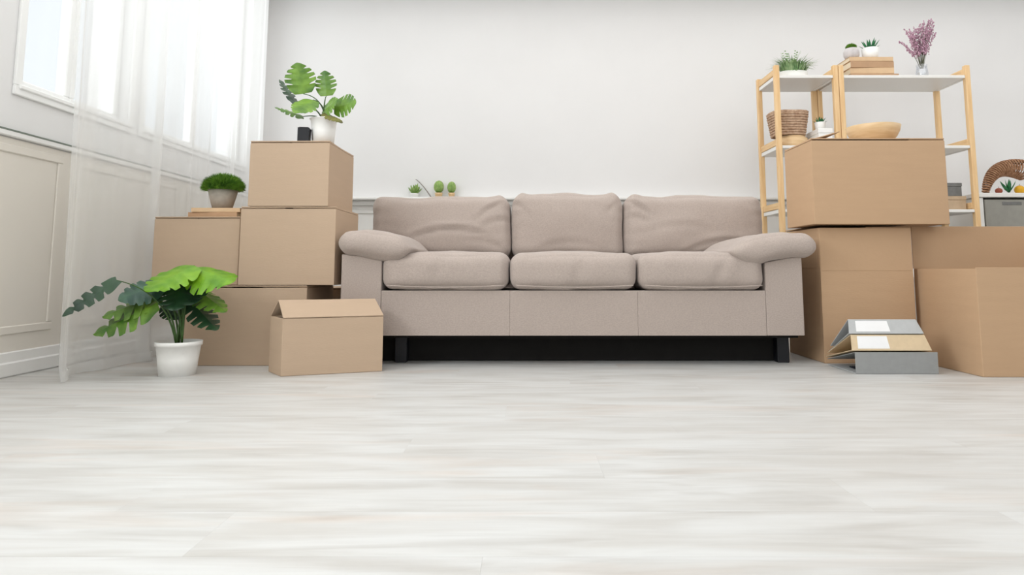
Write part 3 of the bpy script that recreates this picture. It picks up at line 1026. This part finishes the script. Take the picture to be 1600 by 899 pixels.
# stacked books
book('flat_book', 'wide dark-edged bottom book of the pile on the wide shelf unit', (2.405, 4.66, TOP + 0.0005), math.radians(1), 0.335, 0.22, 0.024, 'book_brown', 'pile of books on the wide shelf unit')
book('flat_book', 'pale second book from the bottom of the pile on the wide shelf unit', (2.395, 4.66, TOP + 0.0255), math.radians(-2), 0.300, 0.21, 0.042, 'book_tan', 'pile of books on the wide shelf unit')
book('flat_book', 'third book from the bottom of the pile on the wide shelf unit', (2.392, 4.66, TOP + 0.0685), math.radians(1.5), 0.305, 0.21, 0.046, 'book_brown', 'pile of books on the wide shelf unit')
book('flat_book', 'top book of the pile on the wide shelf unit, under two small pots', (2.390, 4.66, TOP + 0.1155), 0, 0.305, 0.21, 0.030, 'book_tan', 'pile of books on the wide shelf unit')
ZK = TOP + 0.146
p = thing('potted_succulent', 'rounded grey stone pot with a small green plant, left on the book pile', 'plant', (2.285, 4.62, ZK), 0, 'small potted plants on the book pile')
obj('pot', lathe(bmesh.new(), [(0.038, 0), (0.052, 0.025), (0.052, 0.055), (0.040, 0.078), (0.034, 0.078), (0.030, 0.070)], 28), 'concrete_pale', p, smooth=True)
obj('foliage', dome_blades(500, 0.036, 0.084, 0.8, 9, 0.008, 0.003), 'moss', p, kind='stuff')
p = thing('potted_succulent', 'white pot with spiky dark green rosette, right on the book pile', 'plant', (2.418, 4.62, ZK), 0, 'small potted plants on the book pile')
obj('pot', lathe(bmesh.new(), [(0.044, 0), (0.052, 0.03), (0.057, 0.078), (0.052, 0.078), (0.050, 0.068)], 28), 'pot', p, smooth=True)


def pointed_leaf(B, d, L, wd, th=0.003):
    B = Vector(B); d = Vector(d).normalized()
    s = d.cross(Vector((0.1, 0.2, 1))).normalized()
    n_ = s.cross(d).normalized()
    bm = bmesh.new()
    pts = [(0, 0.5), (0.3, 1.0), (0.65, 0.75), (1.0, 0.03)]
    rows = []
    for t, k in pts:
        c = B + d * (L * t) + n_ * (0.12 * L * t * t)
        rows.append([bm.verts.new(c + s * wd * k), bm.verts.new(c + n_ * -th * k), bm.verts.new(c - s * wd * k), bm.verts.new(c + n_ * th * k)])
    for a, b in zip(rows, rows[1:]):
        for i in range(4):
            bm.faces.new((a[i], a[(i + 1) % 4], b[(i + 1) % 4], b[i]))
    bm.faces.new(list(reversed(rows[0]))); bm.faces.new(rows[-1])
    return bm


def rosette(p, z0, n, L, wd, seed, mt, tilt=(0.3, 1.2)):
    rnd = random.Random(seed)
    for k in range(n):
        a = k * 2.4
        el = tilt[0] + (tilt[1] - tilt[0]) * k / n
        obj('leaf', pointed_leaf((0.006 * math.cos(a), 0.006 * math.sin(a), z0), (math.cos(a) * math.cos(el), math.sin(a) * math.cos(el), math.sin(el)), L * (0.8 + 0.3 * rnd.random()), wd), mt, p, smooth=True)


rosette(p, 0.066, 15, 0.085, 0.010, 5, 'succulent', (0.45, 1.4))

# heather in a vase
p = thing('heather_vase', 'slim glass vase with pink heather sprigs on the wide shelf unit', 'vase', (2.800, 4.66, TOP))
obj('vase', lathe(bmesh.new(), [(0.036, 0), (0.040, 0.01), (0.040, 0.06), (0.034, 0.10), (0.036, 0.118), (0.033, 0.118), (0.031, 0.10), (0.037, 0.06), (0.037, 0.012), (0.010, 0.008)], 28), 'vase_glass', p, smooth=True)
obj('sleeve', lathe(bmesh.new(), [(0.030, 0.010), (0.033, 0.055), (0.028, 0.085), (0.026, 0.085), (0.030, 0.055)], 24), 'pot', p, smooth=True)
rnd = random.Random(11)
for k in range(30):
    a = rnd.uniform(-1, 1)
    tx = 0.008 + 0.145 * a
    hh = 0.46 - 0.10 * abs(a - 0.2) + rnd.uniform(-0.06, 0.02)
    if a < -0.75: hh = 0.26 + 0.05 * rnd.random()
    ty = rnd.uniform(-0.06, 0.06)
    pts = bez((0.0, 0, 0.012), (0.002 + tx * 0.10, ty * 0.1, 0.19), (tx, ty, hh), 14)
    sp = obj('flower_sprig', tube(bmesh.new(), pts, 0.0016, 4, 0.0008), 'heather_stem', p)
    bm = bmesh.new()
    for i in range(46):
        t = rnd.uniform(0.50, 1.0)
        q = pts[min(13, int(t * 14))].lerp(pts[min(14, int(t * 14) + 1)], (t * 14) % 1)
        s_ = rnd.uniform(0.003, 0.0055)
        wv = 0.012 * (1.25 - t)
        c = q + Vector((rnd.gauss(0, 1), rnd.gauss(0, 1), rnd.gauss(0, .6))) * wv
        bmesh.ops.create_icosphere(bm, subdivisions=0 + 1, radius=s_, matrix=Matrix.Translation(c) @ Matrix.Diagonal((1, 1, 1.5, 1)))
    obj('blossom', bm, 'heather', sp, kind='stuff')

# second level
SL = 1.2725


def coil_bm(rows, r_of, h, tr, n=28, sx=1, sy=1, square=0.0):
    bm = bmesh.new()
    for k in range(rows):
        z = h * (k + 0.5) / rows
        r = r_of(k / (rows - 1))
        pts = []
        for i in range(n + 1):
            a = 2 * PI * i / n
            ca, sa = math.cos(a), math.sin(a)
            if square:
                ca = math.copysign(abs(ca) ** square, ca); sa = math.copysign(abs(sa) ** square, sa)
            wob = 0.0016 * (1 if (i + k) % 2 else -1)
            pts.append(((r + wob) * ca * sx, (r + wob) * sa * sy, z))
        tube(bm, pts, tr, 6)
    return bm


p = thing('wooden_tub', 'round pale wooden tub under the wicker basket on the narrow unit', 'tub', (1.858, 4.68, SL))
bm = lathe(bmesh.new(), [(0.098, 0), (0.106, 0.012), (0.110, 0.04), (0.106, 0.074), (0.100, 0.078), (0.094, 0.074), (0.097, 0.04), (0.09, 0.012)], 36)
obj('body', bm, 'bowl', p, smooth=True)
obj('lid', lathe(bmesh.new(), [(0.092, 0.079), (0.094, 0.088), (0.06, 0.090)], 36), 'bowl', p)
p = thing('wicker_basket', 'woven wicker basket sitting on the wooden tub on the narrow unit', 'basket', (1.835, 4.68, SL + 0.0915))
obj('woven_side', coil_bm(9, lambda t: 0.098 + 0.020 * t, 0.158, 0.0092, 28, 1.05, 0.9, 0.6), 'wicker', p, smooth=True, kind=None)
obj('rim', coil_bm(1, lambda t: 0.0, 0.0, 0.001) if False else coil_bm(2, lambda t: 0.120, 0.012, 0.007, 28, 1.05, 0.9, 0.6), 'wicker', p, (0, 0, 0.157), smooth=True)
obj('bottom', lathe(bmesh.new(), [(0.075, 0.001), (0.085, 0.006)], 24), 'wicker', p)
p = thing('small_potted_plant', 'little dark green plant on the small white box in the narrow unit', 'plant', (2.030, 4.60, SL + 0.1225))
obj('pot', lathe(bmesh.new(), [(0.030, 0), (0.034, 0.03), (0.037, 0.055), (0.033, 0.055), (0.031, 0.05)], 24), 'pot', p, smooth=True)
rosette(p, 0.048, 12, 0.05, 0.008, 6, 'succulent', (0.3, 1.4))

lidded_box_late = ('small white box on the middle shelf of the narrow unit, under a little plant', (2.030, 4.62, SL))

# bowl on the box
p = thing('wooden_bowl', 'shallow turned wooden bowl on the upper box right of the sofa', 'bowl', (1.735, 3.33, 0.6445 + 0.408 + 0.0005))
obj('body', lathe(bmesh.new(), [(0.070, 0), (0.076, 0.004), (0.086, 0.018), (0.106, 0.040), (0.120, 0.068), (0.126, 0.094), (0.120, 0.094), (0.112, 0.068), (0.098, 0.042), (0.075, 0.022), (0.02, 0.014)], 44), 'bowl', p, smooth=True)

# lower shelf at the right: small boxes
TL = 0.8355


def lidded_box(label, loc, wd, dp, h, m, name='storage_box', cat='box', group=None):
    b = thing(name, label, cat, loc, 0, group)
    obj('body', nbox(-wd / 2, wd / 2, -dp / 2, dp / 2, 0, h * 0.72, 0.002), m, b)
    obj('lid', nbox(-wd / 2 - 0.003, wd / 2 + 0.003, -dp / 2 - 0.003, dp / 2 + 0.003, h * 0.72 + 0.0005, h, 0.003), m, b)
    return b


lidded_box(lidded_box_late[0], lidded_box_late[1], 0.095, 0.2, 0.1215, 'pot')
lidded_box('tan lidded box on the third shelf of the wide unit', (2.905, 4.67, TL), 0.17, 0.2, 0.096, 'box_tan')
lidded_box('small dark grey box on top of the tan lidded box', (2.905, 4.66, TL + 0.097), 0.135, 0.16, 0.092, 'box_grey')
LL = 0.4005
lidded_box('grey storage box on the lowest shelf of the wide unit', (2.87, 4.67, LL), 0.22, 0.24, 0.30, 'box_grey')
b = lidded_box('white storage box beside the grey one on the lowest shelf', (2.62, 4.67, LL), 0.20, 0.24, 0.26, 'pot')
p = thing('small_potted_plant', 'bushy dark green plant low on the narrow unit behind the sofa arm', 'plant', (1.80, 4.64, LL))
obj('pot', lathe(bmesh.new(), [(0.05, 0), (0.06, 0.1), (0.068, 0.16), (0.062, 0.16), (0.058, 0.14)], 24), 'concrete', p, smooth=True)
obj('foliage', dome_blades(700, 0.085, 0.2, 0.9, 19, 0.03, 0.005), 'succulent', p, kind='stuff')

# ------------------------------------------------------------------ low cabinet at the right edge
c = thing('drawer_cabinet', 'white-topped cabinet with grey drawer fronts at the right wall side', 'cabinet', (3.72, 4.78, 0))
obj('top_board', nbox(-0.52, 0.52, -0.02, 0.46, 0.945, 0.975, 0.003), 'shelf', c)
for a, b_ in ((-0.50, -0.47), (0.47, 0.50)):
    obj('side_panel', nbox(a, b_, 0, 0.44, 0.0, 0.944, 0.002), 'shelf', c)
obj('back_panel', nbox(-0.469, 0.469, 0.42, 0.44, 0.0, 0.944), 'shelf', c)
for k in range(3):
    z1 = 0.93 - k * 0.305
    dr = obj('drawer', nbox(-0.463, 0.463, -0.004, 0.40, z1 - 0.295, z1, 0.004), 'cabinet', c)
    obj('handle_slot', nbox(-0.34, -0.20, -0.0075, -0.0035, z1 - 0.040, z1 - 0.018, 0.002), 'box_grey', dr)
    obj('handle_slot', nbox(0.20, 0.34, -0.0075, -0.0035, z1 - 0.040, z1 - 0.018, 0.002), 'box_grey', dr)
p = thing('fruit_basket', 'tipped brown wicker horn basket on the white cabinet at the right edge', 'basket', (3.555, 4.98, 0.9755))
# horn-shaped basket: coils growing along an arch
bm = bmesh.new()
spine = bez((-0.15, 0.0, 0.015), (-0.09, 0.02, 0.27), (0.13, -0.03, 0.19), 26)
for i, q in enumerate(spine):
    t = i / 26
    d = (spine[min(26, i + 1)] - spine[max(0, i - 1)]).normalized()
    a = d.cross(Vector((0, 1, 0))).normalized()
    b_ = Vector((0, 1, 0))
    R = 0.018 + 0.055 * t
    pts = [q + (a * math.cos(2 * PI * j / 20) + b_ * math.sin(2 * PI * j / 20)) * R for j in range(21)]
    pts = [Vector((v.x, v.y, max(0.008, v.z))) for v in pts]
    tube(bm, pts, 0.0068, 5)
obj('woven_horn', bm, 'wicker_brown', p, smooth=True)


def fruit(name, label, loc, R, m, cat='fruit', el=1.0, group=None):
    f = thing(name, label, cat, loc, 0, group)
    prof = []
    for i in range(13):
        a = -PI / 2 + PI * i / 12
        prof.append((max(0.001, R * math.cos(a)), R * el * (math.sin(a) + 1)))
    obj('flesh', lathe(bmesh.new(), prof, 24), m, f, smooth=True)
    obj('stalk', tube(bmesh.new(), [(0, 0, 2 * R * el - 0.002), (0.002, 0, 2 * R * el + 0.01)], 0.0015, 5), 'stem_brown', f)
    return f


fruit('lemon', 'yellow fruit beside the horn basket at the right edge', (3.575, 4.86, 0.976), 0.034, 'lemon', el=0.95)
fruit('apple', 'red-brown fruit before the mouth of the horn basket', (3.405, 4.835, 0.976), 0.024, 'apple', el=0.9)
p = thing('leaf_sprig', 'sprig of green leaves lying at the mouth of the horn basket', 'leaves', (3.49, 4.85, 0.977))
for k in range(7):
    a = k * 0.9
    obj('leaf', pointed_leaf((0, 0, 0.012), (math.cos(a), 0.4 * math.sin(a), 1.1 + 0.3 * math.sin(k)), 0.10, 0.014), 'succulent', p, smooth=True)

# ------------------------------------------------------------------ little plants on the wall ledge behind the sofa
ZL = 0.9925


def ball_cactus(label, loc, R, h):
    p = thing('potted_cactus', label, 'cactus', loc, 0, 'small cacti on the wall ledge')
    obj('pot', lathe(bmesh.new(), [(R * 0.66, 0), (R * 0.8, 0.025), (R * 0.88, 0.036), (R * 0.78, 0.036), (R * 0.72, 0.030)], 24), 'bowl', p, smooth=True)
    bm = bmesh.new()
    n = 40
    rings = []
    for i in range(11):
        a = -1.1 + (PI / 2 + 1.1) * i / 10
        ring = []
        for j in range(n):
            th = 2 * PI * j / n
            rr = max(0.0008, R * math.cos(a)) * (1 + 0.10 * math.cos(10 * th))
            ring.append(bm.verts.new((rr * math.cos(th), rr * math.sin(th), 0.034 + h * 0.5 + h * 0.5 * math.sin(a))))
        rings.append(ring)
    for a, b_ in zip(rings, rings[1:]):
        for i in range(n):
            bm.faces.new((a[i], a[(i + 1) % n], b_[(i + 1) % n], b_[i]))
    bm.faces.new(rings[-1]); bm.faces.new(list(reversed(rings[0])))
    obj('body', bm, 'cactus', p, smooth=True)
    rnd = random.Random(int(R * 1e4))
    bm = bmesh.new()
    for k in range(220):
        z = rnd.uniform(-0.6, 1); th = 2 * PI * rnd.randrange(10) / 10
        rr = math.sqrt(1 - z * z)
        q = Vector((rr * math.cos(th) * R * 1.1, rr * math.sin(th) * R * 1.1, 0.034 + h * 0.5 + h * 0.5 * z))
        d = Vector((rr * math.cos(th) + rnd.uniform(-.5, .5), rr * math.sin(th) + rnd.uniform(-.5, .5), z + rnd.uniform(-.4, .4))).normalized() * 0.008
        s_ = Vector((rnd.uniform(-1, 1), rnd.uniform(-1, 1), rnd.uniform(-1, 1))).normalized() * 0.0007
        bm.faces.new((bm.verts.new(q - s_), bm.verts.new(q + s_), bm.verts.new(q + d)))
    obj('spines', bm, 'pages', p, kind='stuff')


ball_cactus('left and larger of two ball cacti on the wall ledge', (-0.705, 5.238, ZL), 0.036, 0.100)
ball_cactus('right and slimmer of two ball cacti on the wall ledge', (-0.605, 5.240, ZL), 0.031, 0.092)
p = thing('small_potted_plant', 'low leafy green plant on the wall ledge, left of the two cacti', 'plant', (-0.898, 5.238, ZL))
obj('pot', lathe(bmesh.new(), [(0.030, 0), (0.036, 0.022), (0.040, 0.030), (0.035, 0.030), (0.033, 0.026)], 24), 'pot', p, smooth=True)
rosette(p, 0.024, 18, 0.088, 0.015, 8, 'cactus', (0.6, 1.5))
p = thing('dry_twig', 'thin grey dry twig leaning on the wall above the ledge plants', 'twig', (-0.84, 5.26, ZL))
obj('twig', tube(bmesh.new(), bez((0.075, -0.01, 0.001), (0.0, -0.005, 0.115), (-0.055, 0.022, 0.150), 12), 0.005, 6, 0.0028), 'twig', p, smooth=True)


# ------------------------------------------------------------------ ring binders on the floor
def quad_slab(p0, p1, p2, p3, t, bev=0.0008):
    """thin slab on four corners (in order), thickness t to the far side of the normal"""
    P_ = [Vector(q) for q in (p0, p1, p2, p3)]
    nrm = (P_[1] - P_[0]).cross(P_[3] - P_[0]).normalized()
    bm = bmesh.new()
    a = [bm.verts.new(q) for q in P_]
    b_ = [bm.verts.new(q - nrm * t) for q in P_]
    bm.faces.new(a); bm.faces.new(list(reversed(b_)))
    for i in range(4):
        bm.faces.new((a[i], b_[i], b_[(i + 1) % 4], a[(i + 1) % 4]))
    bmesh.ops.recalc_face_normals(bm, faces=bm.faces[:])
    if bev: bmesh.ops.bevel(bm, geom=bm.edges[:], offset=bev, segments=1, affect='EDGES')
    return bm


def binder(label, x0, x1, foot, top, rear, rear_low, m, inner, lab=None, lever=False, slip=0.0):
    """x range; foot/top = (y, z) of the spine's lower and upper edge; rear = (y, z) where the upper cover ends"""
    b = thing('ring_binder', label, 'binder', (0, 0, 0), 0, 'ring binders piled on the floor')
    b.location = ((x0 + x1) / 2, foot[0], foot[1])
    o = Vector(b.location)
    F = lambda x, y_, z: Vector((x, y_, z)) - o
    t = 0.003
    obj('spine', quad_slab(F(x0, *foot), F(x1, *foot), F(x1 - slip, *top), F(x0 + slip, *top), t), m, b)
    obj('cover', quad_slab(F(x0 + slip, top[0] + 0.0035, top[1]), F(x1 - slip, top[0] + 0.0035, top[1]), F(x1, *rear), F(x0, *rear), t), m, b)
    obj('cover', quad_slab(F(x0, foot[0] + 0.0035, foot[1] + t), F(x1, foot[0] + 0.0035, foot[1] + t), F(x1, *rear_low), F(x0, *rear_low), t), inner, b)
    if lab:
        f0, f1, z0, z1 = lab
        def S(u, v):
            a = Vector((x0, *foot)).lerp(Vector((x1, *foot)), u)
            c_ = Vector((x0 + slip, *top)).lerp(Vector((x1 - slip, *top)), u)
            return a.lerp(c_, v) - o
        nrm = (S(1, 0) - S(0, 0)).cross(S(0, 1) - S(0, 0)).normalized() * 0.0008
        q = [S(f0, z0) + nrm, S(f1, z0) + nrm, S(f1, z1) + nrm, S(f0, z1) + nrm]
        obj('spine_label', quad_slab(*q, 0.0006, 0), 'label', b)
    return b


b1 = binder('bottom grey ring binder of the floor pile, plain spine facing forward', 1.366, 1.712, (2.868, 0.0005), (2.868, 0.090), (3.135, 0.030), (3.135, 0.0045), 'binder_grey', 'binder_light')
obj('lever_plate', nbox(-0.125, 0.125, 0.03, 0.16, 0.006, 0.010, 0.001), 'navy', b1)
obj('lever_plate', nbox(-0.165, 0.165, 0.006, 0.012, 0.01, 0.084, 0.001), 'navy', b1)
binder('middle beige ring binder of the floor pile, white label on slanted spine', 1.362, 1.700, (2.885, 0.0945), (2.915, 0.158), (3.125, 0.058), (3.142, 0.0385), 'binder_beige', 'binder_beige', lab=(0.08, 0.48, 0.12, 0.9), slip=0.012)
binder('top light grey ring binder of the floor pile, white label on slanted spine', 1.366, 1.686, (2.912, 0.1625), (2.945, 0.220), (3.100, 0.092), (3.120, 0.0645), 'binder_light', 'binder_light', lab=(0.10, 0.56, 0.14, 0.88), slip=0.014)
